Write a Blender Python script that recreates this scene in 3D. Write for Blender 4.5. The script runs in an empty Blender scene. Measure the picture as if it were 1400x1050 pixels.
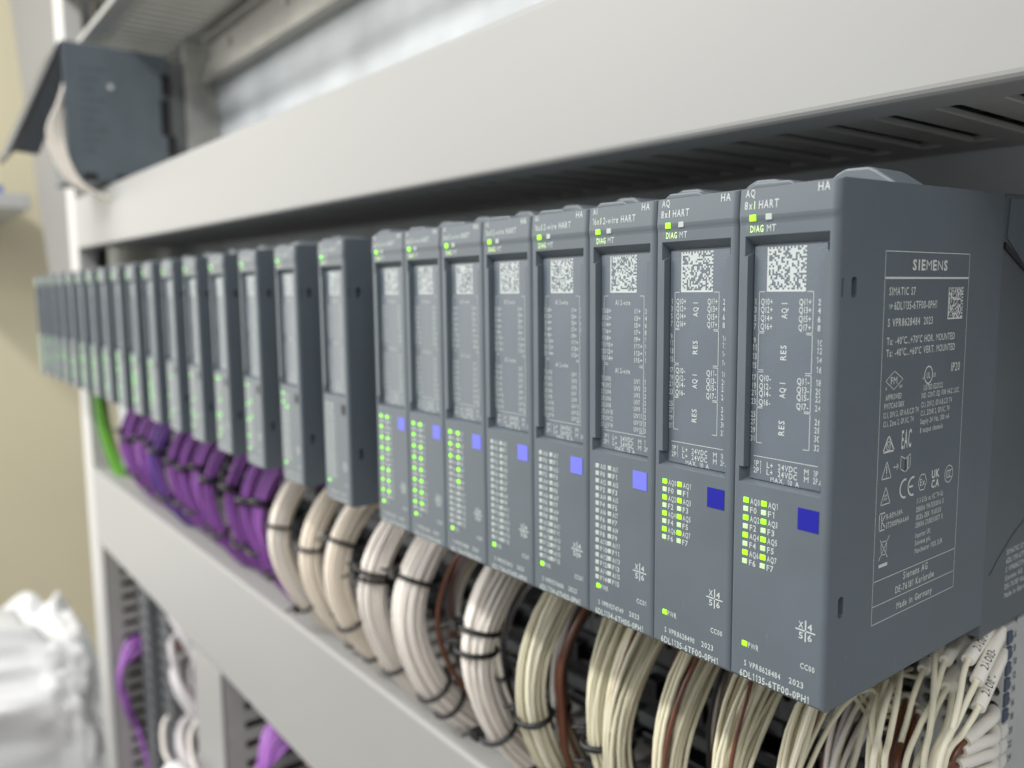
import bpy, bmesh, math, random
from mathutils import Vector, Matrix
random.seed(7)
S = 0.001                      # everything is written in millimetres
sc = bpy.context.scene
col = sc.collection

# ------------------------------------------------------------------ camera
cam_d = bpy.data.cameras.new('camera')
cam = bpy.data.objects.new('camera', cam_d); col.objects.link(cam)
cam_d.sensor_width = 36.0
cam_d.lens = 36.0 * 1126.66 / 1400.0
cam.location = (0.08483, -0.14217, 0.08370)
cam.rotation_euler = (math.radians(83.558), math.radians(0.602), math.radians(52.262))
cam_d.clip_start = 0.005; cam_d.clip_end = 20
cam_d.dof.use_dof = True
cam_d.dof.focus_distance = 0.180
cam_d.dof.aperture_fstop = 28.97 / 2.5
sc.camera = cam

# ------------------------------------------------------------------ light
w = bpy.data.worlds.new('World'); sc.world = w; w.use_nodes = True
bg = w.node_tree.nodes['Background']
bg.inputs[0].default_value = (0.97, 0.985, 1.0, 1); bg.inputs[1].default_value = 0.52

def lamp(name, loc, target, sx, sy, power, color=(1.0, 0.99, 0.965)):
    d = bpy.data.lights.new(name, 'AREA'); d.shape = 'RECTANGLE'; d.size = sx; d.size_y = sy
    d.energy = power; d.color = color
    o = bpy.data.objects.new(name, d); col.objects.link(o)
    o.location = loc
    o.rotation_euler = (Vector(target) - Vector(loc)).to_track_quat('-Z', 'Y').to_euler()
    return o
lamp('ceiling_or_fill_tube', (-0.62, -0.86, 1.12), (-0.62, 0.0, 0.0), 1.6, 0.08, 24)
lamp('ceiling_or_fill_tube', (0.95, -0.75, 1.15), (0.0, 0.0, 0.0), 0.9, 0.08, 7)  # fill lamp added at the right to lift the bare side face
lamp('front_fill_panel', (-1.35, -1.3, 0.75), (-0.95, 0.0, 0.0), 1.0, 0.7, 14)  # soft fill added from the front for cables and left-hand fronts
lamp('added_sheen_panel', (-1.93, -0.80, 0.0), (0.0, -0.80, 0.0), 1.2, 1.5, 9, (1.0, 0.99, 0.98))  # unseen panel added so the far label strips pick up sheen

sc.view_settings.view_transform = 'Standard'
sc.view_settings.look = 'None'
sc.view_settings.exposure = 0.0
sc.view_settings.gamma = 1.0

# ------------------------------------------------------------------ materials
def mat(name, color, rough=0.5, metal=0.0, bump=0.0, scale=400.0, var=0.0, emit=None, spec=0.5, vscale=60.0, sub=0.0):
    m = bpy.data.materials.new(name); m.use_nodes = True
    nt = m.node_tree; b = nt.nodes['Principled BSDF']
    b.inputs['Base Color'].default_value = (*color, 1)
    b.inputs['Roughness'].default_value = rough
    b.inputs['Metallic'].default_value = metal
    b.inputs['Specular IOR Level'].default_value = spec
    if sub:
        b.inputs['Subsurface Weight'].default_value = sub
        b.inputs['Subsurface Radius'].default_value = (0.002, 0.0018, 0.0014)
        b.inputs['Subsurface Scale'].default_value = 1.0
    tc = nt.nodes.new('ShaderNodeTexCoord')
    if var:
        n = nt.nodes.new('ShaderNodeTexNoise'); n.inputs['Scale'].default_value = vscale; n.inputs['Detail'].default_value = 6
        nt.links.new(tc.outputs['Object'], n.inputs['Vector'])
        r = nt.nodes.new('ShaderNodeMapRange'); r.inputs[3].default_value = 1 - var; r.inputs[4].default_value = 1 + var
        r.inputs[1].default_value = 0.3; r.inputs[2].default_value = 0.7
        nt.links.new(n.outputs['Fac'], r.inputs[0])
        x = nt.nodes.new('ShaderNodeVectorMath'); x.operation = 'SCALE'; x.inputs[0].default_value = color
        nt.links.new(r.outputs[0], x.inputs['Scale']); nt.links.new(x.outputs[0], b.inputs['Base Color'])
        rr = nt.nodes.new('ShaderNodeMapRange'); rr.inputs[3].default_value = max(0.05, rough - 0.08); rr.inputs[4].default_value = min(1, rough + 0.08)
        nt.links.new(n.outputs['Fac'], rr.inputs[0]); nt.links.new(rr.outputs[0], b.inputs['Roughness'])
    if bump:
        n = nt.nodes.new('ShaderNodeTexNoise'); n.inputs['Scale'].default_value = scale; n.inputs['Detail'].default_value = 3
        nt.links.new(tc.outputs['Object'], n.inputs['Vector'])
        bp = nt.nodes.new('ShaderNodeBump'); bp.inputs['Strength'].default_value = bump; bp.inputs['Distance'].default_value = 0.0003
        nt.links.new(n.outputs['Fac'], bp.inputs['Height']); nt.links.new(bp.outputs[0], b.inputs['Normal'])
    if emit:
        b.inputs['Emission Color'].default_value = (*emit[0], 1); b.inputs['Emission Strength'].default_value = emit[1]
    return m

M = {}
M['plastic'] = mat('anthracite_plastic', (0.110, 0.133, 0.153), 0.42, bump=0.07, scale=5000, var=0.07, vscale=45, spec=0.5)
def add_scuffs(m, amount):
    nt = m.node_tree; b = nt.nodes['Principled BSDF']; link_ = b.inputs['Base Color'].links[0]; src = link_.from_socket
    tc = nt.nodes.new('ShaderNodeTexCoord'); mp = nt.nodes.new('ShaderNodeMapping'); mp.inputs['Scale'].default_value = (1, 1, 0.35)
    n = nt.nodes.new('ShaderNodeTexNoise'); n.inputs['Scale'].default_value = 420; n.inputs['Detail'].default_value = 8; n.inputs['Roughness'].default_value = 0.7
    r_ = nt.nodes.new('ShaderNodeValToRGB'); r_.color_ramp.elements[0].position = 0.64; r_.color_ramp.elements[1].position = 0.80
    r_.color_ramp.elements[1].color = (amount, amount, amount, 1)
    mx = nt.nodes.new('ShaderNodeMix'); mx.data_type = 'RGBA'; mx.inputs[7].default_value = (0.42, 0.43, 0.42, 1)
    nt.links.new(tc.outputs['Object'], mp.inputs[0]); nt.links.new(mp.outputs[0], n.inputs['Vector']); nt.links.new(n.outputs['Fac'], r_.inputs[0])
    nt.links.new(r_.outputs[0], mx.inputs[0]); nt.links.new(src, mx.inputs[6]); nt.links.new(mx.outputs[2], b.inputs['Base Color'])
add_scuffs(M['plastic'], 0.35)
M['strip'] = mat('label_strip_plastic', (0.118, 0.143, 0.172), 0.32, bump=0.1, scale=2500, var=0.05, spec=0.85)
M['dark'] = mat('dark_plastic', (0.035, 0.040, 0.046), 0.45, var=0.1)
M['black'] = mat('black_nylon', (0.010, 0.010, 0.011), 0.38)
M['carrier'] = mat('carrier_plastic', (0.100, 0.116, 0.130), 0.45, bump=0.2, scale=2500, var=0.06)
M['print'] = mat('pale_grey_print', (0.52, 0.565, 0.555), 0.6)
M['printdim'] = mat('dim_grey_print', (0.62, 0.64, 0.62), 0.6)
M['glowprint'] = mat('led_glow_print', (0.60, 0.75, 0.45), 0.6, emit=((0.50, 1.0, 0.12), 0.45))  # LED light bleed put into the print as a weak green glow
M['led_on'] = mat('lit_green_light', (0.06, 0.40, 0.01), 0.4, emit=((0.30, 1.0, 0.002), 2.1))
M['led_on_green'] = mat('lit_pure_green_light', (0.15, 0.5, 0.1), 0.4, emit=((0.20, 1.0, 0.10), 2.0))
M['led_off'] = mat('unlit_light', (0.46, 0.51, 0.48), 0.5)
M['led_dim'] = mat('dim_light_greenish', (0.55, 0.72, 0.42), 0.5, emit=((0.5, 1.0, 0.3), 0.08))  # greenish lens with a weak emission set in
M['tag_dark'] = mat('dark_blue_tag', (0.008, 0.010, 0.29), 0.6, spec=0.3)
M['tag_light'] = mat('light_blue_tag', (0.16, 0.18, 0.78), 0.5)
M['duct'] = mat('pale_grey_pvc', (0.345, 0.343, 0.332), 0.45, bump=0.06, scale=300, var=0.025, vscale=7)
M['ductdark'] = mat('duct_finger_pvc', (0.40, 0.395, 0.365), 0.5, var=0.05)
M['zinc'] = mat('zinc_plate', (0.44, 0.465, 0.48), 0.58, metal=0.25, bump=0.05, scale=60, var=0.22, vscale=14)
M['alu'] = mat('aluminium_rail', (0.40, 0.395, 0.37), 0.35, metal=0.8, var=0.05)
M['steel'] = mat('galvanised_steel', (0.42, 0.42, 0.40), 0.4, metal=0.6, var=0.12)
M['white_wire'] = mat('white_wire', (0.92, 0.86, 0.79), 0.42, var=0.03)
M['beige_wire'] = mat('beige_wire', (0.90, 0.81, 0.68), 0.42, var=0.03)
M['cream_wire'] = mat('cream_wire', (0.70, 0.66, 0.49), 0.42, var=0.04)
M['ivory_wire'] = mat('ivory_wire', (0.84, 0.80, 0.63), 0.40, var=0.03)
M['brown_wire'] = mat('brown_wire', (0.13, 0.045, 0.022), 0.32, var=0.05)
M['purple_wire'] = mat('purple_wire', (0.34, 0.12, 0.46), 0.40, var=0.12)
M['blue_wire'] = mat('blue_wire', (0.09, 0.07, 0.36), 0.40, var=0.1)
M['green_wire'] = mat('green_wire', (0.14, 0.42, 0.03), 0.45)
M['grey_cable'] = mat('grey_cable', (0.52, 0.49, 0.50), 0.4, var=0.05)
M['sleeve'] = mat('marker_sleeve_pvc', (0.80, 0.775, 0.70), 0.35, var=0.03)
M['ink'] = mat('black_ink', (0.015, 0.015, 0.02), 0.6)
M['terminal'] = mat('terminal_grey', (0.46, 0.47, 0.46), 0.5, var=0.05)
M['rear_grey'] = mat('rear_block_grey', (0.13, 0.135, 0.14), 0.5, var=0.12)
M['terminal_shaded'] = mat('terminal_shaded', (0.10, 0.105, 0.11), 0.5, var=0.08)
M['inner_cable'] = mat('dark_inner_cable', (0.06, 0.06, 0.065), 0.45)
M['chip'] = mat('blue_grey_key', (0.060, 0.078, 0.120), 0.5)
M['chip_white'] = mat('white_key', (0.72, 0.71, 0.66), 0.5)
M['post'] = mat('cabinet_paint', (0.55, 0.545, 0.52), 0.5, bump=0.1, scale=200)
M['door'] = mat('cabinet_door_paint', (0.155, 0.153, 0.149), 0.5, bump=0.1, scale=200)
M['wall'] = mat('beige_wall_paint', (0.61, 0.555, 0.39), 0.8, bump=0.1, scale=60, var=0.03, vscale=3)
M['floor'] = mat('grey_floor', (0.25, 0.24, 0.22), 0.6)
M['bag'] = mat('white_polythene', (0.74, 0.74, 0.745), 0.38, bump=0.0, var=0.03, vscale=10)
M['shelf'] = mat('shelf_steel', (0.42, 0.42, 0.41), 0.5)
M['folder'] = mat('blue_card', (0.06, 0.13, 0.42), 0.5)
M['cream_box'] = mat('cream_card', (0.62, 0.57, 0.40), 0.6)

# ------------------------------------------------------------------ mesh helpers
class MB:
    def __init__(s): s.v = []; s.f = []; s.m = []; s.sm = []
    def add(s, vs, fs, mi=0, smooth=False):
        o = len(s.v); s.v += [tuple(p) for p in vs]
        for f in fs: s.f.append([i + o for i in f]); s.m.append(mi); s.sm.append(smooth)
    def box(s, x0, x1, y0, y1, z0, z1, mi=0):
        s.add([(x0,y0,z0),(x1,y0,z0),(x1,y1,z0),(x0,y1,z0),(x0,y0,z1),(x1,y0,z1),(x1,y1,z1),(x0,y1,z1)],
              [(3,2,1,0),(4,5,6,7),(0,1,5,4),(1,2,6,5),(2,3,7,6),(3,0,4,7)], mi)
    def prism_x(s, prof, x0, x1, mi=0):          # prof: (y,z) counter-clockwise seen from +x
        n = len(prof)
        s.add([(x0, y, z) for y, z in prof] + [(x1, y, z) for y, z in prof],
              [tuple(range(n - 1, -1, -1)), tuple(range(n, 2 * n))] + [(i, (i + 1) % n, n + (i + 1) % n, n + i) for i in range(n)], mi)
    def prism_y(s, prof, y0, y1, mi=0):          # prof: (x,z) counter-clockwise seen from -y
        n = len(prof)
        s.add([(x, y0, z) for x, z in prof] + [(x, y1, z) for x, z in prof],
              [tuple(range(n)), tuple(range(2 * n - 1, n - 1, -1))] + [((i + 1) % n, i, n + i, n + (i + 1) % n) for i in range(n)], mi)
    def tube(s, pts, r, n=6, mi=0, caps=True, radii=None):
        P = [Vector(p) for p in pts]; k = len(P)
        T = [(P[min(i + 1, k - 1)] - P[max(i - 1, 0)]).normalized() for i in range(k)]
        up = Vector((1, 0, 0)) if abs(T[0].x) < .8 else Vector((0, 0, 1))
        u = (up - T[0] * up.dot(T[0])).normalized(); vs = []
        for i in range(k):
            u = (u - T[i] * u.dot(T[i])).normalized(); v = T[i].cross(u)
            rr = radii[i] if radii else r
            for j in range(n):
                a = 2 * math.pi * j / n; vs.append(P[i] + (u * math.cos(a) + v * math.sin(a)) * rr)
        fs = [(i*n + j, i*n + (j+1) % n, (i+1)*n + (j+1) % n, (i+1)*n + j) for i in range(k-1) for j in range(n)]
        s.add(vs, fs, mi, True)
        if caps:
            s.add(vs[:n], [tuple(range(n - 1, -1, -1))], mi); s.add(vs[-n:], [tuple(range(n))], mi)
    def cyl(s, p0, p1, r, n=16, mi=0): s.tube([p0, p1], r, n, mi)
    def mesh(s, name, mats):
        me = bpy.data.meshes.new(name)
        me.from_pydata([(a*S, b*S, c*S) for a, b, c in s.v], [], s.f)
        for m in (mats if isinstance(mats, (list, tuple)) else [mats]): me.materials.append(m)
        me.polygons.foreach_set('material_index', s.m)
        me.polygons.foreach_set('use_smooth', s.sm)
        me.update(); return me
    def build(s, name, mats, parent=None, loc=(0,0,0)):
        return link(name, s.mesh(name, mats), parent, loc)
def link(name, me, parent=None, loc=(0,0,0)):
    o = bpy.data.objects.new(name, me); col.objects.link(o)
    o.location = tuple(c * S for c in loc)
    if parent is not None: o.parent = parent
    return o
def thing(name, label, cat, loc=(0,0,0), group=None):
    o = bpy.data.objects.new(name, None); col.objects.link(o); o.empty_display_size = 0.01
    o.location = tuple(c * S for c in loc); tag(o, label, cat, group); return o
def tag(o, label, cat, group=None):
    o['label'] = label; o['category'] = cat
    if group: o['group'] = group
    return o
def structure(o): o['kind'] = 'structure'; return o
def bevelled(me, width, seg=2, angle=40, test=None):
    bm = bmesh.new(); bm.from_mesh(me)
    bmesh.ops.remove_doubles(bm, verts=bm.verts, dist=1e-7)
    es = [e for e in bm.edges if len(e.link_faces) == 2 and e.calc_face_angle(0) > math.radians(angle) and (test is None or test(e))]
    bmesh.ops.bevel(bm, geom=es, offset=width * S, segments=seg, affect='EDGES', profile=0.5, clamp_overlap=True)
    bm.to_mesh(me); bm.free(); return me
def catmull(P, n):
    P = [Vector(p) for p in P]; out = []; k = len(P)
    for i in range(k - 1):
        p0 = P[max(i-1, 0)]; p1 = P[i]; p2 = P[i+1]; p3 = P[min(i+2, k-1)]
        for j in range(n):
            t = j / n
            out.append(0.5 * ((2*p1) + (p2-p0)*t + (2*p0-5*p1+4*p2-p3)*t*t + (3*p1-p0-3*p2+p3)*t**3))
    out.append(P[-1]); return out

# ------------------------------------------------------------------ lettering
GL = {}; BOLD = 0.014
def glyph(ch):
    if ch in GL: return GL[ch]
    cu = bpy.data.curves.new('letter', 'FONT'); cu.body = ch; cu.resolution_u = 2; cu.size = 1.0; cu.offset = 0.0 if ch in 'MWNmw' else BOLD
    o = bpy.data.objects.new('letter', cu); col.objects.link(o)
    dg = bpy.context.evaluated_depsgraph_get(); dg.update()
    me = bpy.data.meshes.new_from_object(o.evaluated_get(dg))
    vs = [(v.co.x, v.co.y) for v in me.vertices]; fs = [tuple(p.vertices) for p in me.polygons]
    bpy.data.objects.remove(o); bpy.data.curves.remove(cu); bpy.data.meshes.remove(me)
    if vs: x0 = min(v[0] for v in vs); x1 = max(v[0] for v in vs)
    else: x0, x1 = 0, 0.28
    if ch == '1':
        vs = [(.12,0),(.21,0),(.21,.729),(.13,.729),(0,.60),(.0,.51),(.12,.60)]; fs = [(0,1,2,3,6),(3,4,5,6)]; x0, x1 = 0, .21
    GL[ch] = ([(x - x0, y) for x, y in vs], fs, x1 - x0); return GL[ch]
for _c in ('H',): pass
CAP = max(v[1] for v in glyph('H')[0])
GAP = 0.13
class Sheet:
    """flat print on a plane: origin o, right u, up v (mm)"""
    def __init__(s, o, u, v): s.o = Vector(o); s.u = Vector(u); s.v = Vector(v); s.mb = MB()
    def pt(s, a, b): return s.o + s.u * a + s.v * b
    def poly(s, pts, mi=0): s.mb.add([s.pt(*p) for p in pts], [tuple(range(len(pts)))], mi)
    def rect(s, a0, b0, a1, b1, mi=0): s.poly([(a0,b0),(a1,b0),(a1,b1),(a0,b1)], mi)
    def line(s, pts, t, mi=0, closed=False):
        n = len(pts)
        for i in range(n if closed else n - 1):
            (a, b), (c, d) = pts[i], pts[(i+1) % n]
            L = math.hypot(c-a, d-b) or 1; nx, ny = -(d-b)/L*t/2, (c-a)/L*t/2; ex, ey = (c-a)/L*t/2*.9, (d-b)/L*t/2*.9
            s.poly([(a-nx-ex, b-ny-ey), (c-nx+ex, d-ny+ey), (c+nx+ex, d+ny+ey), (a+nx-ex, b+ny-ey)], mi)
    def arc(s, a, b, ra, rb, t, a0=0, a1=360, n=20, mi=0):
        P = []
        for i in range(n + 1):
            q = math.radians(a0 + (a1 - a0) * i / n); P.append((math.cos(q), math.sin(q)))
        for i in range(n):
            (c0, s0), (c1, s1) = P[i], P[i+1]
            s.poly([(a+(ra-t/2)*c0, b+(rb-t/2)*s0), (a+(ra+t/2)*c0, b+(rb+t/2)*s0), (a+(ra+t/2)*c1, b+(rb+t/2)*s1), (a+(ra-t/2)*c1, b+(rb-t/2)*s1)], mi)
    def text(s, t, a, b, h, w=None, mi=0, rot=0, cx=0.62, italic=0):
        k = h / CAP; adv = []; x = 0
        for ch in t:
            g = glyph(ch); ww = g[2] if ch != ' ' else 0.30
            if ch in '1Iil': x += 0.06
            adv.append(x); x += ww + GAP + (0.06 if ch in '1Iil' else 0)
        tot = x - GAP
        sx = (w / tot) if w else k * cx
        cr, sr = math.cos(rot), math.sin(rot)
        for ch, x in zip(t, adv):
            g = glyph(ch)
            if not g[0]: continue
            pts = []
            for px, py in g[0]:
                X = (px + x) * sx + italic * py * k; Y = py * k
                pts.append(s.pt(a + X*cr - Y*sr, b + X*sr + Y*cr))
            s.mb.add(pts, g[1], mi)
        return tot * sx
    def build(s, name, mats, parent): return s.mb.build(name, mats, parent)

def bold_text(s, t, a, b, h, w, off):
    global BOLD, GL
    keep = (BOLD, GL); BOLD, GL = off, {}
    s.text(t, a, b, h, w); BOLD, GL = keep

def matrix_code(sh, a, b, size, n, seed, mi=0):
    rnd = random.Random(seed); c = size / n
    for j in range(n):                       # pale cells: solid left and bottom edge, dashed top and right edge
        run = None
        for i in range(n + 1):
            on = i < n and (i == 0 or j == 0 or (j == n-1 and i % 2 == 0) or (i == n-1 and j % 2 == 1) or
                            (0 < i < n-1 and 0 < j < n-1 and rnd.random() < 0.52))
            if on and run is None: run = i
            if not on and run is not None:
                sh.rect(a + run*c, b + j*c, a + i*c, b + (j+1)*c + c*0.02, mi); run = None

# ------------------------------------------------------------------ the io modules
W = 22.5
def boolean(base, cutters):
    o = bpy.data.objects.new('tmp', base); col.objects.link(o); tmp = [o]
    for c in cutters:
        q = bpy.data.objects.new('tmp', c); col.objects.link(q); tmp.append(q)
        md = o.modifiers.new('b', 'BOOLEAN'); md.operation = 'DIFFERENCE'; md.solver = 'EXACT'; md.object = q
    dg = bpy.context.evaluated_depsgraph_get(); dg.update()
    me = bpy.data.meshes.new_from_object(o.evaluated_get(dg))
    for q in tmp: bpy.data.objects.remove(q)
    return me
def frustum(x0, x1, z0, z1, y0, X0, X1, Z0, Z1, y1):
    m = MB()
    m.add([(x0,y0,z0),(x1,y0,z0),(x1,y0,z1),(x0,y0,z1),(X0,y1,Z0),(X1,y1,Z0),(X1,y1,Z1),(X0,y1,Z1)],
          [(0,1,2,3),(7,6,5,4),(1,0,4,5),(2,1,5,6),(3,2,6,7),(0,3,7,4)])
    return m.mesh('cut', M['plastic'])
def slot_cut(y0, y1, z0, z1, depth=2.5):
    m = MB(); r = min(0.7, (y1 - y0)*0.45); P = []
    for cy, cz, a0 in ((y1 - r, z1 - r, 0), (y0 + r, z1 - r, 90), (y0 + r, z0 + r, 180), (y1 - r, z0 + r, 270)):
        for i in range(5): q = math.radians(a0 + 22.5*i); P.append((cy + r*math.cos(q), cz + r*math.sin(q)))
    m.prism_x(P, -depth, 1.0); return m.mesh('cut', M['plastic'])

def housing_mesh():
    m = MB(); x0, x1 = -22.32, -0.10
    prof = [(0.9,0), (70,0), (70,105.2), (1.6,104.0), (0.10,103.6), (-0.24,98.7), (-0.27,98.2), (-0.2,97.6), (-0.06,97.0), (0,96.5), (0,0.9)]
    m.prism_x(prof, x0, x1)
    me = m.mesh('housing', M['plastic'])
    def corner(e):
        a, b = e.verts; d = (b.co - a.co).normalized()
        ends = all(v.co.y < 0.004 for v in e.verts)
        return abs(d.x) < 0.2 and ends and abs(d.y) < .3
    bm = bmesh.new(); bm.from_mesh(me); bmesh.ops.remove_doubles(bm, verts=bm.verts, dist=1e-7)
    right = [e for e in bm.edges if len(e.link_faces) == 2 and corner(e) and e.verts[0].co.x > -0.01 and e.verts[1].co.x > -0.01]
    bmesh.ops.bevel(bm, geom=right, offset=1.3 * S, segments=5, affect='EDGES', profile=0.5)
    left = [e for e in bm.edges if len(e.link_faces) == 2 and corner(e) and e.verts[0].co.x < -0.0222 and e.verts[1].co.x < -0.0222]
    bmesh.ops.bevel(bm, geom=left, offset=0.35 * S, segments=2, affect='EDGES', profile=0.5)
    bm.to_mesh(me); bm.free()
    cuts = [frustum(-20.1, -2.9, 43.3, 94.2, -0.01, -19.95, -3.1, 43.8, 92.5, 2.1),
            frustum(-20.8, -1.9, 90.2, 94.25, -0.012, -20.3, -2.7, 91.0, 92.45, 2.05),
            frustum(-21.2, -2.2, 43.25, 46.6, -0.012, -20.6, -2.9, 43.85, 46.3, 2.05),
            slot_cut(4.9, 6.8, 81.7, 85.7), slot_cut(1.55, 2.05, 81.8, 85.4, 0.8), slot_cut(4.1, 6.0, 18.5, 22.8)]
    me = boolean(me, cuts)
    me = bevelled(me, 0.16, 2, 35)
    for p in me.polygons: p.use_smooth = False
    return me
HOUSING = housing_mesh()
def clip_mesh():
    m = MB()
    m.prism_y([(-20.3,104.3), (-1.5,104.3), (-6.5,107.8), (-8.2,108.7), (-13.6,108.9), (-15.6,108.0)], 24, 37)
    me = m.mesh('release_clip', M['plastic']); return bevelled(me, 0.6, 2, 15)
def tab_mesh():
    m = MB()
    m.prism_y([(-21.6,103.5), (-9.5,103.5), (-11.5,104.7), (-19.6,104.9)], 0.9, 9)
    me = m.mesh('top_tab', M['plastic']); return bevelled(me, 0.4, 2, 15)
CLIP, TAB = clip_mesh(), tab_mesh()
m = MB(); m.box(-19.8, -3.25, 1.75, 2.6, 43.95, 92.3); STRIP = bevelled(m.mesh('label_strip', M['strip']), 0.12, 1)
def led_mesh(sz, h, name):
    m = MB(); m.box(-sz/2, sz/2, -0.14, 0.3, -h/2, h/2); return m
LEDM = {}
def led(size, key):
    k = (size, key)
    if k not in LEDM: LEDM[k] = bevelled(led_mesh(size[0], size[1], 'led').mesh('status_light', M[key]), 0.12, 2)
    return LEDM[k]
m = MB(); m.box(-6.9, -2.35, -0.12, 0.3, 36.1, 40.5)
TAG_D = m.mesh('colour_tag', M['tag_dark']); TAG_L = m.mesh('colour_tag', M['tag_light'])
m = MB(); m.box(-6.3, -3.1, -0.25, 0.3, 36.3, 40.4, 0); m.box(-5.7, -3.7, -0.4, 0.2, 36.9, 39.8, 1)
SOCKET = m.mesh('round_socket', [M['dark'], M['black']])

def front_sheet(): return Sheet((0, -0.05, 0), (1,0,0), (0,0,1))
def strip_sheet(): return Sheet((0, 1.70, 0), (1,0,0), (0,0,1))
def strip_print(kind):
    s = strip_sheet(); T = 0.14
    if kind == 'AQ':
        zs = [81.5, 79.9, 78.2, 76.5, 73.6, 72.1, 70.3, 68.4, 65.9, 64.2, 62.7, 60.9, 58.2, 56.6, 54.9, 53.1]
        for i, z in enumerate(zs):
            t = str(2*i + 1); ww = 0.5 if len(t) == 1 else 1.05
            s.text(t, -19.45 if len(t) == 1 else -19.72, z - 1.15, 1.2, ww)
            t = str(2*i + 2); s.text(t, -4.95, z - 1.15, 1.2, 0.6 if len(t) == 1 else 1.2)
        for g, sg in ((0, '+'), (8, '-')):
            for r in range(4):
                z = zs[g + r] - 1.15
                s.text('QI%d%s' % (2*r, sg), -17.9, z, 1.25, 2.8); s.text('QI%d%s' % (2*r+1, sg), -9.1, z, 1.25, 2.7)
        for (za, zb) in ((83.0, 74.9), (74.6, 67.0), (66.6, 59.4), (59.1, 51.8)):
            s.line([(-17.0, za), (-18.3, za), (-18.3, zb), (-17.0, zb)], T); s.line([(-7.3, za), (-6.0, za), (-6.0, zb), (-7.3, zb)], T)
        for t, z, L in (('AQ I', 77.6, 3.2), ('RES', 69.3, 3.0), ('AQ I', 61.6, 3.2), ('RES', 54.0, 3.0)):
            s.text(t, -11.7, z, 1.35, L, rot=math.pi/2)
        zc = 48.9
    else:
        for g, (z0, lab) in enumerate(((80.0, 'I'), (63.3, 'UV'))):
            s.text('AI 2-wire', -14.8, 80.0 if g == 0 else 63.4, 1.25, 5.0)
            for r in range(8):
                z = (78.0 if g == 0 else 61.2) - r * 1.67
                n = g*16 + 2*r + 1; s.text(str(n), -19.45 if n < 10 else -19.75, z, 1.15, 0.45 if n < 10 else 0.95)
                s.text(str(n+1), -4.95, z, 1.15, 0.6 if n + 1 < 10 else 1.2)
                e = '+' if g == 0 else ''
                q = lab + str(2*r) + e; s.text(q, -18.3, z, 1.15, 0.66*len(q))
                q = lab + str(2*r+1) + e; s.text(q, -8.4, z, 1.15, 0.66*len(q))
        for (za, zb) in ((82.2, 65.6), (65.2, 49.3)):
            s.line([(-17.4, za), (-18.7, za), (-18.7, zb), (-17.4, zb)], T); s.line([(-6.6, za), (-5.3, za), (-5.3, zb), (-6.6, zb)], T)
        zc = 48.7
    s.line([(-18.8, zc), (-3.3, zc)], T)
    for t, x, ww in (('1P1', -18.8, 1.9), ('L+', -15.6, 1.5), ('24VDC', -12.9, 4.4), ('M', -6.9, 1.0), ('1P2', -4.9, 1.7)): s.text(t, x, zc - 2.1, 1.2, ww)
    for t, x, ww in (('2P1', -18.8, 1.9), ('L+', -15.6, 1.5), ('24VDC', -12.9, 4.4), ('M', -6.9, 1.0), ('2P2', -4.9, 1.7)): s.text(t, x, zc - 3.55, 1.2, ww)
    s.text('MAX. 10 A', -14.6, 44.05, 1.0, 6.6)
    return s
def front_print(kind, serial):
    s = front_sheet(); aq = kind == 'AQ'
    hs = Sheet((0, -0.315, 0), (1,0,0), (0,0.0694,1))         # header face leans back
    z = 98.4
    hs.mb = s.mb
    def H(t, x, zz, h, ww, mi=0):
        q = Sheet((0, -0.315, z), (1,0,0), (0,0.0694,1)); q.mb = s.mb; q.text(t, x, zz - z, h, ww, mi)
    H('AQ' if aq else 'AI', -20.9, 102.0, 1.5, 2.3 if aq else 1.6)
    if aq: H('8x', -21.0, 99.55, 1.6, 1.9); H('I', -18.75, 99.55, 1.6, 0.3, 1); H('HART', -17.6, 99.55, 1.6, 4.6)
    else: H('16x', -20.9, 99.55, 1.6, 2.4); H('I', -18.15, 99.55, 1.6, 0.3, 1); H('2-wire HART', -17.2, 99.55, 1.6, 10.7)
    H('HA', -4.6, 101.8, 1.6, 2.5)
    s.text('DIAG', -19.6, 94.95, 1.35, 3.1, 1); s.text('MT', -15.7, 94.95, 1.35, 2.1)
    n = 4 if aq else 8
    for r in range(n):
        for c in range(2):
            k = 2*r + c; xx = -18.15 + c * 4.35; zz = (39.6 - r * 3.78) if aq else (39.6 - r * 3.87)
            p = 1.89 if aq else 1.935
            q = ('AQ' if aq else 'AI') + str(k); s.text(q, xx, zz - 0.65, 1.25, min(2.3, 0.85*len(q)) if aq else (1.9 if k < 10 else 2.6), 0)
            q = 'F' + str(k); s.text(q, xx, zz - p - 0.65, 1.25, 0.8*len(q), 0)
    s.text('PWR', -17.9, 7.65, 1.25, 2.6)
    s.line([(-6.6, 15.7), (-2.4, 15.7)], 0.28); s.line([(-4.45, 13.6), (-4.45, 17.8)], 0.28)
    s.text('X', -6.05, 16.1, 1.35, 1.1); s.text('4', -4.0, 16.1, 1.35, 1.0); s.text('5', -5.95, 13.9, 1.35, 0.95); s.text('6', -3.95, 13.9, 1.35, 0.95)
    s.text('CC00' if aq else 'CC01', -5.4, 7.75, 1.15, 3.2)
    s.text('S ' + serial, -18.8, 3.45, 1.25, 8.9); s.text('2023', -7.9, 3.6, 1.25, 3.3)
    s.text('6DL1135-6TF00-0PH1' if aq else '6DL1134-6TH00-0PH1', -19.9, 0.85, 1.5, 16.7)
    return s
STRIP_PRINT = {k: strip_print(k).mb.mesh('printed_lettering', [M['print']]) for k in ('AQ', 'AI')}
CODES = []
for q in range(4):
    s = strip_sheet(); matrix_code(s, -16.6, 83.0, 8.9, 22, 40 + q); CODES.append(s.mb.mesh('printed_code_patch', [M['print']]))
GEN_PRINT = None

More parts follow.
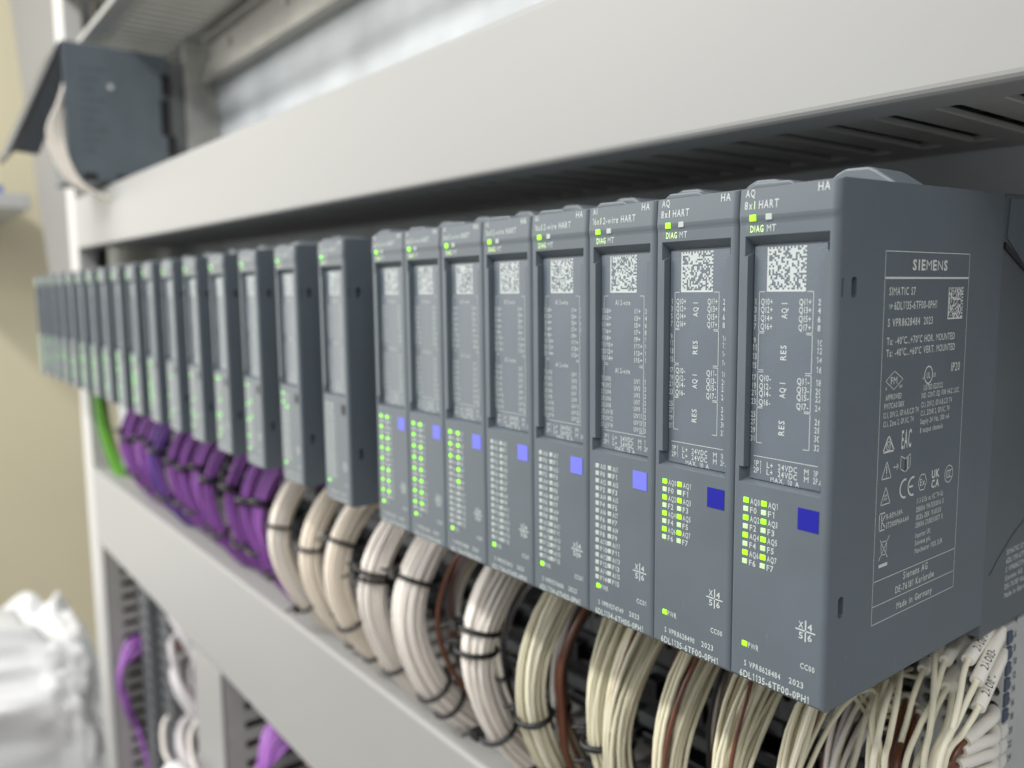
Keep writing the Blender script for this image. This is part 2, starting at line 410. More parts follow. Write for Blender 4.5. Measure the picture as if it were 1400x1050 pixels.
SMALL, NORM = (1.28, 1.12), (1.5, 1.25)
def make_module(k, kind, label, group, serial=None, lit=(), tagm=None, socket=False, far=False, green=False, gap=False):
    t = thing('io_module', label, 'module', (-W*k, 0, 0), group)
    h = link('housing', HOUSING, t); link('release_clip', CLIP, h); link('top_tab', TAB, h)
    st = link('label_strip', STRIP, t)
    link('printed_lettering', STRIP_PRINT[kind], st); link('printed_code_patch', CODES[k % 4], st)
    global GEN_PRINT
    if serial: front_print(kind, serial).build('printed_lettering', [M['print'], M['glowprint']], t)
    else:
        if GEN_PRINT is None: GEN_PRINT = front_print('AI', 'VPR9274577').mb.mesh('printed_lettering', [M['print'], M['glowprint']])
        link('printed_lettering', GEN_PRINT, t)
    on = 'led_on_green' if green else 'led_on'
    def L(x, z, state, size=SMALL, y=0.0):
        link('status_light', led(size, {1: on, 0: 'led_off', 2: 'led_dim'}[state]), t, (x, y, z))
    L(-18.95, 97.8, 1, NORM, -0.22); L(-15.15, 97.8, 0, NORM, -0.22)
    L(-18.85, 8.3, 1)
    rows = 8 if kind == 'AQ' else 16; p = 1.89 if kind == 'AQ' else 1.935
    off = MB()
    for r in range(rows):
        for c in range(2):
            x = -19.25 + 4.4*c; z = 39.6 - r*p
            if (r, c) in lit: L(x, z, 1)
            elif far: off.box(x-0.67, x+0.67, -0.14, 0.3, z-0.57, z+0.57)
            else: L(x, z, 2 if kind == 'AQ' else 0)
    if far and off.v: off.build('unlit_lights', M['led_off'], t)
    if tagm: link('colour_tag', tagm, t)
    if socket: link('round_socket', SOCKET, t)
    return t
BLK = 'modules packed side by side in the block of eight'
ALN = 'modules standing alone with gaps on the left of the row'
def rows_of(left, right): return {(2*i, 0) for i in left} | {(2*i, 1) for i in right}
mods = {}
mods[0] = make_module(0, 'AQ', 'dark blue tagged module at the right end, printed rating panel on its bare side', BLK, 'VPR8628484', rows_of(range(4), range(4)), TAG_D)
mods[1] = make_module(1, 'AQ', 'dark blue tagged module second from the right end of the row', BLK, 'VPR8628490', rows_of(range(4), range(4)), TAG_D)
mods[2] = make_module(2, 'AI', 'grey input module with light blue tag directly left of the two dark blue tagged modules', BLK, 'VPR9274749', (), TAG_L)
mods[3] = make_module(3, 'AI', 'middle one of the three light blue tagged modules without lit channel lights', BLK, 'VPR9274600', (), TAG_L)
mods[4] = make_module(4, 'AI', 'leftmost of the three light blue tagged modules without lit channel lights', BLK, 'VPR9274613', (), TAG_L)
mods[5] = make_module(5, 'AI', 'light blue tagged module with only its upper channel lights lit green', BLK, 'VPR9274588', rows_of(range(3), range(5)), TAG_L)
mods[6] = make_module(6, 'AI', 'light blue tagged module with nearly all channels lit, second from left in the block', BLK, 'VPR9274592', rows_of(range(8), (0,2,3,4,5,6,7)), TAG_L)
mods[7] = make_module(7, 'AI', 'leftmost light blue tagged module, next to the open gap in the row', BLK, 'VPR9274575', rows_of(range(8), (0,2,3,5,6,7)), TAG_L)
lits = {9: set(), 11: {(0,0),(2,0),(3,1)}, 13: {(0,0),(4,1),(5,0),(8,1),(9,0),(13,0)}, 15: {(0,0),(0,1),(6,1),(10,0),(10,1),(11,0),(14,1)}, 17: {(1,0),(8,1),(12,0),(13,1)}, 19: {(3,1),(9,0),(14,1)}}
ordn = ['nearest', 'second', 'third', 'fourth', 'fifth', 'sixth', 'seventh', 'eighth', 'ninth', 'tenth', 'eleventh', 'twelfth', 'thirteenth', 'fourteenth', 'fifteenth', 'sixteenth']
ks = list(range(9, 42, 2))
for i, k in enumerate(ks):
    lit = lits.get(k, {(r, c) for r in range(16) for c in range(2) if random.random() < (0.5 if k < 27 else 0.28)})
    if i == 0: lab = 'lone grey module across the gap from the block of eight, its channel lights dark'
    elif i == len(ks) - 1: lab = 'last lone grey module at the far left end of the row'
    else: lab = 'lone grey module with dark socket, %s to the left of the block of eight' % ordn[i]
    mods[k] = make_module(k, 'AI', lab, ALN, None, lit, None, True, True, True)

# rating plate print on the bare side of the end module
def side_print():
    s = Sheet((-0.06, 0, 0), (0,1,0), (0,0,1)); T = 0.16
    s.line([(17,13.7), (53.5,13.7), (53.5,90.8), (17,90.8)], T, closed=True)
    s.line([(17,85.5), (53.5,85.5)], 0.42); s.line([(17,22.95), (53.5,22.95)], T); s.line([(17,17.6), (53.5,17.6)], T)
    bold_text(s, 'SIEMENS', 27.9, 87.15, 2.1, 15.2, 0.035)
    s.text('SIMATIC S7', 18.9, 82.05, 1.6, 10.7)
    s.text('1P', 18.9, 79.3, 0.9, 1.6); s.text('6DL1135-6TF00-0PH1', 21.1, 79.1, 1.65, 18.1)
    s.text('S VPR8628484', 18.8, 75.75, 1.6, 13.2); s.text('2023', 33.6, 75.75, 1.6, 3.9)
    s.text('Ta: -40\u00b0C...+70\u00b0C HOR. MOUNTED', 18.7, 72.05, 1.5, 29.4)
    s.text('Ta: -40\u00b0C...+60\u00b0C VERT. MOUNTED', 18.7, 69.65, 1.5, 29.7)
    matrix_code(s, 44.2, 76.5, 7.0, 20, 5)
    s.text('IP20', 46.9, 64.9, 1.9, 4.3, italic=0.1)
    s.line([(18.9,64.7), (22.3,66.6), (25.8,64.75), (22.3,62.75)], T, closed=True); s.text('FM', 20.9, 63.9, 1.5, 2.6)
    s.text('c', 18.9, 62.9, .8, .6); s.text('us', 24.5, 63.0, .9, 1.1)
    s.text('APPROVED', 19.1, 60.75, 1.15, 6.4); s.text('FM17CA0138X', 18.7, 58.95, 1.15, 8.1)
    s.text('Cl.I, DIV.2, GP.A,B,C,D T4', 18.5, 57.1, 1.15, 14.5); s.text('Cl.I, Zone 2, GP.IIC, T4', 18.6, 55.3, 1.15, 12.4)
    s.arc(36.8, 64.8, 1.75, 1.85, 0.3); s.text('UL', 36.0, 64.1, 1.3, 1.6); s.text('c', 34.2, 64.0, 0.8, .6); s.text('US', 38.9, 64.2, 0.9, 1.1)
    for t, y, z, L in (('LISTED E223122', 34.9, 61.6, 8.6), ('IND. CONT. EQ. FOR HAZ. LOC.', 34.1, 59.9, 17.5), ('Cl.I, DIV.2, GP.A,B,C,D T4', 34.2, 57.9, 13.9),
                       ('Cl.I, ZONE 2, GP.IIC, T4', 34.1, 56.1, 13.1), ('Supply 24 Vdc, 300 mA', 34.1, 54.3, 13.2), ('8 output channels', 34.1, 52.4, 10.3)):
        s.text(t, y, z, 1.15, L)
    s.line([(21.1,53.4), (18.9,50.0), (23.4,50.0)], 0.38, closed=True); s.arc(21.1, 51.2, 0.85, 0.9, 0.2); s.line([(20.6,51.6), (21.1,50.7), (21.6,51.7)], 0.2)
    s.text('EAC', 26.4, 49.9, 3.9, 4.1)
    for (zt, zb) in ((48.0, 44.4), (42.6, 39.0)): s.line([(20.7,zt), (18.8,zb), (22.6,zb)], 0.22, closed=True)
    s.line([(20.7,46.9), (20.7,45.5)], 0.3); s.rect(20.55, 44.8, 20.85, 45.1)
    for q in (0, .5, 1.0): s.line([(20.1+q,39.9), (20.3+q,40.5), (20.0+q,41.0)], 0.2)
    s.line([(23.5,46.35), (25.5,46.35)], 0.2); s.line([(24.9,46.9), (25.6,46.35), (24.9,45.8)], 0.2)
    s.line([(28.4,44.7), (26.4,45.6), (26.4,48.4), (28.4,47.5)], 0.2, closed=True); s.line([(28.4,44.7), (30.4,45.6), (30.4,48.4), (28.4,47.5)], 0.2, closed=True); s.rect(29.2, 45.4, 29.6, 47.7)
    s.arc(28.6, 41.1, 2.0, 1.95, 0.45, 75, 285); s.arc(32.0, 41.1, 2.0, 1.95, 0.45, 75, 285); s.line([(30.2,41.1), (31.9,41.1)], 0.42)
    s.line([(34.4,41.3), (35.3,43.0), (37.2,43.0), (38.1,41.3), (37.2,39.6), (35.3,39.6)], 0.22, closed=True); s.text('Ex', 35.2, 40.6, 1.5, 2.1)
    bold_text(s, 'UK', 40.4, 41.5, 1.75, 3.6, 0.035); bold_text(s, 'CA', 40.4, 39.3, 1.75, 3.6, 0.035)
    s.arc(48.5, 41.4, 1.95, 1.95, 0.2)
    for q in (0, 0.85, 1.7): s.arc(47.9 + q, 41.4, 0.65, 0.85, 0.22, 60, 300, 10)
    for t, z, L in (('II 3 G Ex ec IIC T4 Gc', 36.8, 12.1), ('DEKRA 19ATEX0016 X', 34.9, 12.6), ('IECEx DEK 19.0013X', 33.1, 11.6), ('DEKRA 21UKEX0077 X', 31.4, 12.5),
                       ('Importer UK:', 29.1, 7.0), ('Siemens plc,', 27.4, 7.2), ('Manchester M20 2UR', 25.6, 12.8)): s.text(t, 34.1, z, 1.15, L)
    s.line([(20.7,37.2), (18.6,37.2), (18.6,33.6), (20.7,33.6)], 0.25); s.line([(19.5,36.8), (19.5,34.0)], 0.22); s.line([(20.9,36.6), (19.6,35.4), (20.9,34.1)], 0.25)
    s.text('R-REM-S49-', 21.4, 35.6, 1.15, 6.8); s.text('ET200SPHAAA4', 21.4, 33.7, 1.15, 9.4)
    s.line([(19.3,31.5), (22.4,27.4)], 0.2); s.line([(22.9,31.9), (19.0,27.3)], 0.2); s.line([(19.6,31.0), (22.0,31.0), (21.7,28.2), (19.9,28.2)], 0.18, closed=True)
    s.rect(19.0, 25.6, 22.5, 26.3)
    s.text('Siemens AG', 29.6, 20.9, 1.6, 10.8); s.text('DE-76181 Karlsruhe', 26.4, 18.45, 1.5, 17.2); s.text('Made in Germany', 27.2, 14.75, 1.5, 15.8)
    return s
side_print().build('printed_rating_panel', [M['printdim']], mods[0])

# ------------------------------------------------------------------ carriers behind the modules, terminal blocks under them
def make_carrier(k, n, label, group=None, print_=False):
    x1 = -W*k - 0.25; x0 = -W*(k + n - 1) - 22.3
    t = thing('module_carrier', label, 'carrier', (x1, 70.4, 0), group)
    m = MB(); L = x0 - x1
    m.prism_x([(0,-4.0), (67,-4.0), (67,106), (24,106), (1.5,105.4), (0,104)], L, 0)
    b = link('body', bevelled(m.mesh('body', M['carrier']), 0.5, 2), t)
    if n == 8:
        m = MB(); m.prism_x([(0.9,92.5), (13,87.2), (30,84), (30,85.2), (13.4,88.3), (0.9,94.0)], 0.02, 0.5); m.build('seam', M['black'], t)
        m = MB(); m.prism_x([(13,88.5), (30,85.4), (30,104), (24,105), (3,104.2), (2,95)], -1, 0.35); m.build('end_cover', M['plastic'], t)
        m = MB(); m.tube([(0.1, 3.0, 12.0-0.2), (0.1, 8, 15.4), (0.1, 16, 20), (0.1, 26, 24)], 0.08, 5); m.build('mould_line', M['dark'], t)
        s = Sheet((0.06, -70.4, 0), (0,1,0), (0,0,1))
        for i, q in enumerate(('SIMATIC S7', '6DL1193-6TP00', 'S VPR8627341', 'Siemens AG', 'DE-76181 Karlsruhe', 'Made in Germany')):
            s.text(q, 83.2, 15.0 - i*2.3, 1.4, 1.05*len(q))
        s.build('printed_lettering', [M['printdim']], t)
    return t
make_carrier(0, 8, 'dark grey carrier behind the tight block of eight, its end face at the right')
for i, k in enumerate(ks):
    make_carrier(k, 1, 'dark grey carrier slice behind the lone modules left of the block', 'carrier slices behind the lone modules')

TBX = 22.0
def terminal_mesh():
    m = MB(); m.box(-22.2, -0.1, 85.3, 136, -58, -4.6)
    cuts = []
    for c in range(4):
        for r in range(10):
            q = MB(); x = -2.4 - 5.6*c; z = -9.6 - 4.45*r
            P = [(x + 1.75*math.cos(a*math.pi/5), z + 1.65*math.sin(a*math.pi/5)) for a in range(10)]
            q.prism_y(P, 80, 97); cuts.append(q)
    allc = MB()
    for q in cuts: allc.add(q.v, q.f)
    me = boolean(m.mesh('terminal_body', M['terminal']), [allc.mesh('cut', M['terminal'])])
    return me
TERM = terminal_mesh()
TERM_SHADED = TERM.copy(); TERM_SHADED.materials[0] = M['terminal_shaded']  # same pale block, with the shade under the modules put into its colour
def lower_mesh(seed):
    rnd = random.Random(seed); m = MB(); m.box(-22.2, -0.1, 100, 137, -104, -59.2, 0)
    for i in range(4):
        z = -64 - 10*i; m.box(-21.5 + rnd.random(), -0.8 - rnd.random(), 92 - rnd.random()*6, 99.8, z - 5, z, i % 2)
    m.box(-15, -8, 84, 91, -74, -66, 1)
    return bevelled(m.mesh('dark_filler', [M['terminal_shaded'], M['black']]), 0.5, 1)  # dark stepped filler added to cover the bright plate behind
LOWER = [lower_mesh(q) for q in (1, 2)]
def keys():
    a, b = MB(), MB()
    for r in range(12):
        z = -6.2 - 4.3*r
        (a if r < 6 else b).prism_x([(85.9, z - 3.6), (88.6, z - 3.2), (89.3, z - 1.9), (88.4, z - 1.2), (88.8, z - .2), (85.9, z)], -0.3, 0.45)
    return a, b
tbn = {1: 'dark blue tagged module that is second from the right end', 2: 'light blue tagged module next to the dark blue tagged pair', 3: 'middle unlit light blue tagged module',
       4: 'leftmost unlit light blue tagged module', 5: 'light blue tagged module with half its channels lit', 6: 'second module from the left of the tight block', 7: 'leftmost module of the tight block'}
for k in list(range(8)) + ks:
    lab = ('pale terminal block with number scale at the bottom right corner' if k == 0 else
           'shade-darkened terminal block under the %s' % tbn[k] if k < 8 else 'shade-darkened terminal block under the %s lone module left of the gap' % ordn[(k - 9)//2] if k < 41 else 'shade-darkened terminal block under the last lone module at the far left')
    t = thing('terminal_block', lab, 'terminal block', (-W*k, 0, 0), None if k == 0 else ('terminal blocks under the block of eight' if k < 8 else 'terminal blocks under the lone modules'))
    link('terminal_body', TERM if k == 0 else TERM_SHADED, t)
    if k: link('dark_filler', LOWER[k % 2], t)
    if k == 0:
        a, b = keys(); a.build('coding_key', M['chip'], t); b.build('coding_key', M['chip_white'], t)
        s = Sheet((-0.04, 0, 0), (0,1,0), (0,0,1))
        for i in range(11): s.text(str(2*i + 4), 91.0, -5.2 - 3.9*i, 1.9, 1.1 if i < 3 else 2.2)
        s.build('printed_numbers', [M['ink']], t)

# ------------------------------------------------------------------ wiring ducts
def loose_wire(name, pts, r, material, label, cat='wire', group=None, n=8):
    m = MB(); m.tube(catmull(pts, 6), r, n); o = m.build(name, material); tag(o, label, cat, group); return o
def finger_mesh(sgn):
    """one finger of a duct side wall; runs in y, local x is the run of the duct, z thickness"""
    m = MB()
    P = [(-6.4,58.5), (-5.2,57), (5.2,57), (6.4,58.5), (6.4,62), (4.9,64), (4.6,121), (-4.6,121), (-4.9,64), (-6.4,62)]
    n = len(P); z0, z1 = (0, 1.8)
    m.add([(x,y,z0) for x,y in P] + [(x,y,z1) for x,y in P], [tuple(range(n-1,-1,-1)), tuple(range(n,2*n))] + [(i,(i+1)%n,n+(i+1)%n,n+i) for i in range(n)])
    return bevelled(m.mesh('finger', M['ductdark']), 0.35, 1)
FINGER = finger_mesh(1)
def duct(name, label, x0, x1, zb, zt, tilt=0.0, pitch=15.5, phase=3 - 7.75, cover=True, closed=False):
    t = thing(name, label, 'wiring duct', (0, 0, 0))
    t.rotation_euler = (0, tilt, 0)
    m = MB(); r = 2.2; H = zt - zb                                     # snap-on cover with rolled edges
    prof = [(55,zb), (55,zb+1.4), (42,zb+1.4), (41.7,zb+2.2), (41.7,zt-2.2), (42,zt-1.4), (55,zt-1.4), (55,zt)]
    front = []
    for i in range(5): a = math.pi/2 + math.pi/2*i/4; front.append((40 + r + r*math.cos(a), zt - r + r*math.sin(a)))
    for i in range(5): a = math.pi + math.pi/2*i/4; front.append((40 + r + r*math.cos(a), zb + r + r*math.sin(a)))
    P = prof + front; n = len(P)
    if not cover: m.prism_x([(56, zb), (56, zb + 1.6), (41, zb + 1.6), (41, zb + 5), (40, zb + 5), (40, zb)][::-1], x0, x1)
    else: m.prism_x(P, x0, x1)
    m.build('cover' if cover else 'front_lip', M['duct'], t)
    m = MB(); m.box(x0 + .5, x1 - .5, 138, 139.8, zb + 2, zt - 2)
    m.box(x0 + .5, x1 - .5, 121, 137.9, zb + 1.6, zb + 3.4); m.box(x0 + .5, x1 - .5, 121, 137.9, zt - 3.4, zt - 1.6)
    m.build('base', M['ductdark'], t)
    if closed: m = MB(); m.box(x0 + .5, x1 - .5, 42.2, 120.9, zt - 3.3, zt - 1.6); m.build('light_block_board', M['ductdark'], t)  # unseen board added to stop light falling in through the slots
    k = math.ceil((x0 - phase + 7) / pitch)
    while phase + k*pitch < x1 - 6:
        x = phase + k*pitch; far = x < -430
        link('finger', FINGER, t, (x, 0, zb + 1.6)); k += 1
        if not closed: link('finger', FINGER, t, (x, 0, zt - 3.4))
    return t
ud = duct('wiring_duct', 'long pale grey wiring duct with plain cover above the modules', -925, 110, 124.3, 177.6, math.radians(0.60), closed=True)
ld = duct('wiring_duct', 'long pale grey wiring duct below the modules that the cables enter', -925, 110, -193.5, -109.0, 0.0)

def inner_cables(z0, z1, n, seed, mats, label, group, tilt=0.0):
    rnd = random.Random(seed)
    for i in range(n):
        y = 62 + (i % 6)*12 + rnd.uniform(-2, 2); z = z0 + (i // 6)*(z1 - z0) + rnd.uniform(0, 4); r = rnd.uniform(3.5, 5.5)
        pts = [(x, y + rnd.uniform(-4, 4), z - x*tilt + rnd.uniform(-2, 3)) for x in range(-900, 101, 100)]
        loose_wire('inner_cable', pts, r, mats[i % len(mats)], label, 'cable', group, 8)
def vduct(x0, x1, z0, z1, label):
    t = thing('vertical_wiring_duct', label, 'wiring duct', (x0, 0, z0))
    w_, h = x1 - x0, z1 - z0
    m = MB(); m.box(0, w_, 40, 42, 0, h); me = bevelled(m.mesh('cover', M['duct']), 0.8, 2); link('cover', me, t)
    m = MB(); m.box(1, w_ - 1, 138, 139.5, 0, h); m.build('base', M['ductdark'], t)
    m = MB()
    for x in (0.4, w_ - 2.2): m.box(x, x + 1.8, 42.3, 57, 0, h); m.box(x, x + 1.8, 121, 137.9, 0, h)
    m.build('side_wall', M['ductdark'], t)
    m = MB(); m.box(6, w_ - 6, 60, 136, 0, h); m.build('black_core', M['black'], t)  # solid black block behind the fingers, keeps the slots dark
    fm = MB(); fm.box(-0.9, 0.9, 57.1, 120.9, -4.6, 4.6); fme = fm.mesh('finger', M['ductdark'])
    z = h - 8
    while z > 6:
        link('finger', fme, t, (1.3, 0, z)); link('finger', fme, t, (w_ - 1.3, 0, z)); z -= 15.5
    return t
vduct(-573, -507, -620, -194.5, 'narrow vertical wiring duct dropping from the lower horizontal duct')
vduct(-922, -899, -620, -194.5, 'vertical wiring duct at the far left below the lower horizontal duct')

# ------------------------------------------------------------------ wires and bundles
UNI = [(84,-20), (62,-9), (43,-19), (31,-34), (26.5,-49), (28,-64), (36,-83), (47,-97), (60,-110), (74,-124)]
def scatter(n, c):
    return [(c*math.sqrt(i + .5)*math.cos(i*2.39996), c*math.sqrt(i + .5)*math.sin(i*2.39996)) for i in range(n)]
def bundle_wires(n, r, seed, path=UNI, sx=0.0, loose=0.0, squash=1.0, holes=True, seg=4, nside=6):
    """wire meshes that start at terminal holes, join one bundle and follow it down into the duct (x = 0 plane)"""
    rnd = random.Random(seed); out = []
    off = scatter(n, r*1.10); perm = off[:]; rnd.shuffle(perm); cross = min(1.0, 0.15 + loose*0.8)
    perm = [(a*(1-cross) + c*cross, b*(1-cross) + d*cross) for (a, b), (c, d) in zip(off, perm)]
    P = catmull([(0, y, z) for y, z in path], 6)
    for i, (a, b) in enumerate(off):
        pts = []; ph = rnd.uniform(0, 6.28); hx = rnd.choice([-8, -2.5, 3, 8]) * .85; hz = -rnd.uniform(8, 42)
        for j in range(0, len(P), 2):
            p = P[j]; q = P[min(j+1, len(P)-1)] - P[max(j-1, 0)]; q.normalize()
            nrm = Vector((0, -q.z, q.y)); f = j / (len(P) - 1)
            a, b = [u_*(1 - g2) + v_*g2 for (u_, v_) in zip(off[i], perm[i]) for g2 in ((0.5 - 0.5*math.cos(math.pi*min(1, f*1.15 + 0.08*math.sin(ph)))),)]
            sp = 1 + loose * max(0, 0.45 - f) * 2.2
            wob = 0.35 * r * (1 + 2*loose)
            v = p + Vector((1,0,0)) * ((a + wob*math.sin(ph + 5*f)) * sp + sx*f) + nrm * ((b + wob*math.cos(ph*1.7 + 4*f)) * sp * squash)
            if holes and f < 0.30:
                g = (0.30 - f) / 0.30; g = g*g*(3 - 2*g)
                v = v * (1 - g) + Vector((hx, 84 - (84 - p.y), v.z + (hz - p.z)*g)) * g
            pts.append(v)
        m = MB(); m.tube(pts, r, nside, caps=False); out.append(m)
    return out, P
def ring(P, f, rad, sx=0.0, band=0.8, tail=True, squash=1.0, rnd=random):
    j = int(f*(len(P)-1)); p = P[j]; q = (P[min(j+1, len(P)-1)] - P[max(j-1, 0)]).normalized(); n = Vector((0, -q.z, q.y))
    m = MB(); pts = []
    for i in range(19):
        a = 2*math.pi*i/18; pts.append(p + Vector((sx*f,0,0)) + Vector((1,0,0))*math.cos(a)*rad + n*math.sin(a)*rad*squash)
    m.tube(pts, band, 6, caps=False)
    a = rnd.uniform(2.5, 4.2) if tail else 3.6
    c = p + Vector((sx*f,0,0)) + Vector((1,0,0))*math.cos(a)*(rad + 1.0) + n*math.sin(a)*(rad + 1.0)
    m.box(c.x - 2.2, c.x + 2.2, c.y - 2.0, c.y + 2.0, c.z - 1.9, c.z + 1.9)
    if tail:
        d = Vector((math.cos(a), -0.35, -0.25 + 0.5*rnd.random())).normalized()
        m.tube([c, c + d*4, c + d*7 + Vector((0, 0, -1.0))], 0.7, 5)
    return m
def cable_bundle(x, label, group, material, n, r, seed, ties, cache=None, **kw):
    n, r = int(n*1.95), r*0.80
    t = thing('cable_bundle', label, 'cable bundle', (x, 0, 0), group)
    wires, P = bundle_wires(n, r, seed, **kw)
    rad = r*1.10*math.sqrt(n)*1.02 + r
    for m in wires:
        mm = material
        if isinstance(material, list): mm = random.choice(material)
        m.build('wire', mm, t)
    for f in ties: ring(P, f, rad*(1 + .0), kw.get('sx', 0.0), band=1.0, squash=kw.get('squash', 1.0)).build('cable_tie', M['black'], t)
    return t
WG = 'white wire bundles below the modules'
WW, BW, CW = M['white_wire'], M['beige_wire'], M['cream_wire']
def shift(path, dy, dz0=0): return [(y + (dy if 1 < i < 7 else 0), z) for i, (y, z) in enumerate(path)]
cable_bundle(-350, 'white wire bundle beside the last purple bundle, leftmost of the white ones', WG, [WW, BW], 28, 0.95, 1, (0.42, 0.74), sx=8)
cable_bundle(-306, 'beige tinted wire bundle, second white one from the purple cables', WG, [BW], 24, 0.95, 2, (0.44, 0.80), sx=4)
cable_bundle(-276, 'beige tinted wire bundle below the nearest lone module, three ties', WG, [BW, BW, WW], 28, 0.95, 3, (0.36, 0.64, 0.76), sx=4)
cable_bundle(-239, 'white wire bundle with a double tie, just left of the one with the thick tie', WG, [WW], 30, 0.98, 4, (0.40, 0.425, 0.70), sx=3)
cable_bundle(-207, 'thick white wire bundle with one heavy black tie high up, brown wire along it', WG, [WW], 32, 1.0, 5, (0.36, 0.37, 0.70, 0.76), sx=2)
cable_bundle(-157, 'white wire bundle hanging alone with two close ties at its middle', WG, [WW], 32, 0.98, 6, (0.40, 0.45, 0.67), loose=0.5)
cable_bundle(-124, 'cream wire bundle with a brown wire at its right side', WG, [CW, M['ivory_wire']], 20, 0.95, 7, (0.55, 0.68), loose=0.6)
cable_bundle(-99, 'cream wire bundle with two ties under the rightmost light blue tagged module', WG, [CW], 14, 0.85, 8, (0.50, 0.58), sx=14, loose=0.8)
cable_bundle(-84, 'broad cream wire bundle under the joint of light and dark blue tagged modules', WG, [CW]*7 + [M['brown_wire'], M['ivory_wire']], 20, 0.90, 9, (0.82,), loose=0.9)
cable_bundle(-63, 'cream wire bundle under the second dark blue tagged module', WG, [CW]*7 + [M['brown_wire'], M['ivory_wire']], 20, 0.88, 10, (0.84,), loose=0.9)
cable_bundle(-43, 'cream wire bundle under the joint of the two dark blue tagged modules', WG, [CW]*7 + [M['brown_wire'], M['ivory_wire']], 14, 0.85, 11, (0.86,), loose=1.3)
cable_bundle(-26, 'loose cream wire bundle under the end module', WG, [CW]*7 + [M['brown_wire'], M['ivory_wire']], 8, 0.85, 12, (0.9,), loose=1.8)

BACK = [(84,-34), (74,-34), (64,-42), (58,-54), (57,-68), (60,-84), (66,-98), (74,-112), (80,-124)]
bk = [(-222, 'beside the thick tied bundle'), (-182, 'in the gap left of the lone double-tied bundle'), (-141, 'right of the double-tied bundle'), (-110, 'behind the cream bundle with the brown wire'), (-72, 'behind the broad cream bundle'), (-33, 'behind the loose bundle of the end module')]
for i, (x, tx) in enumerate(bk):
    cable_bundle(x, 'shaded loose wires deep in the rack ' + tx, 'loose wires deep behind the bundles', [WW, CW, M['brown_wire'], M['grey_cable'], M['inner_cable']], 9, 0.95, 70 + i, (0.6,), sx=random.uniform(-10, 10), loose=1.2, path=BACK, holes=False)
PG = 'purple wire bundles below the lone modules'
PW = [M['purple_wire']]*5 + [M['blue_wire']]
protos = []
PATHP = [(84,-18), (64,-10), (48,-20), (38,-34), (33,-49), (34,-64), (40,-82), (48,-97), (60,-110), (74,-124)]
for i in range(3):
    w_, P = bundle_wires(26, 0.82, 30 + i, sx=6.0 - 3*i, loose=0.55, seg=3, nside=5, path=PATHP)
    protos.append(([q.mesh('wire', M['purple_wire']) for q in w_], [ring(P, 0.40 + .015*i, 5.9, 2, 2.3).mesh('cable_tie', M['black']), ring(P, 0.70 - .02*i, 6.2, 2, 1.5).mesh('cable_tie', M['black'])]))
px = -392; i = 0
pn = ['nearest purple wire bundle, beside the first white one', 'second purple wire bundle counted from the white ones', 'third purple wire bundle counted from the white ones',
      'fourth purple wire bundle counted from the white ones', 'fifth purple wire bundle counted from the white ones', 'sixth purple wire bundle counted from the white ones',
      'seventh purple wire bundle counted from the white ones', 'eighth purple wire bundle counted from the white ones', 'ninth purple wire bundle counted from the white ones', 'tenth purple wire bundle counted from the white ones', 'eleventh purple wire bundle counted from the white ones', 'last purple wire bundle, beside the green wires']
while i < 12:
    t = thing('cable_bundle', pn[i], 'cable bundle', (px, 0, 0), PG)
    ws, ts = protos[(i*2 + i//3) % 3]
    t.location.y = random.uniform(-2, 4)*S; t.rotation_euler = (0, 0, random.uniform(-.06, .06))
    for j, me in enumerate(ws):
        o = link('wire', me, t)
        if i in (7, 8) and j % 3 == 0:
            o.material_slots[0].link = 'OBJECT'; o.material_slots[0].material = M['blue_wire']
    for me in ts: link('cable_tie', me, t)
    px -= 32; i += 1
cable_bundle(-950, 'bright green wire bundle at the far left end of the row', None, M['green_wire'], 8, 2.0, 50, (), sx=95, holes=False, path=[(84,0), (70,4), (58,-4), (52,-20), (50,-40), (50,-60), (52,-80), (55,-97), (60,-110), (74,-124)])

inner_cables(133.0, 149, 12, 3, [M['inner_cable'], M['terminal_shaded'], M['tag_dark'], M['inner_cable'], M['terminal_shaded']], 'dark cable lying inside the upper wiring duct', 'cables inside the upper wiring duct', 0.0105)
inner_cables(-140, -160, 12, 4, [M['inner_cable'], M['grey_cable'], M['inner_cable'], M['purple_wire']], 'cable lying inside the lower wiring duct', 'cables inside the lower wiring duct')
# brown wires that run along two of the bundles
BR = 'brown wires below the modules'
loose_wire('brown_wire', [(-196,84,-22), (-196,62,-16), (-196,44,-28), (-196,35,-46), (-196,36,-64), (-194,44,-82), (-192,60,-104), (-192,70,-120)], 1.2, M['brown_wire'], 'brown wire along the white bundle with the heavy tie', group=BR)
for d in (0, 2.4): loose_wire('brown_wire', [(-114,84,-12 - d), (-112,62,-9), (-114,44,-22), (-116.5 + d*.5,33,-40), (-117 + d*.5,33,-58), (-117 + d*.5,36,-78), (-117,52,-104), (-117,64,-118)], 1.15, M['brown_wire'], ('left' if d else 'right') + ' brown wire along the cream bundle with two ties low down', group=BR)
for d in (0, 2.4, 4.6): loose_wire('brown_wire', [(-76 + d,84,-22), (-74 + d,60,-14), (-73 + d,44,-24), (-75 + d,37,-42), (-76 + d,38,-60), (-76 + d,46,-90), (-76 + d,64,-118)], 1.1, M['brown_wire'], 'brown wires to the right of the broad cream bundle', group=BR)
for d in (0, 2.4, 4.2): loose_wire('brown_wire', [(-54 + d,84,-20), (-52 + d,60,-14), (-52 + d,44,-22), (-55 + d,38,-42), (-56 + d,40,-60), (-56 + d,50,-92), (-56 + d,66,-118)], 1.1, M['brown_wire'], 'brown wires between the two dark blue tagged modules', group=BR)

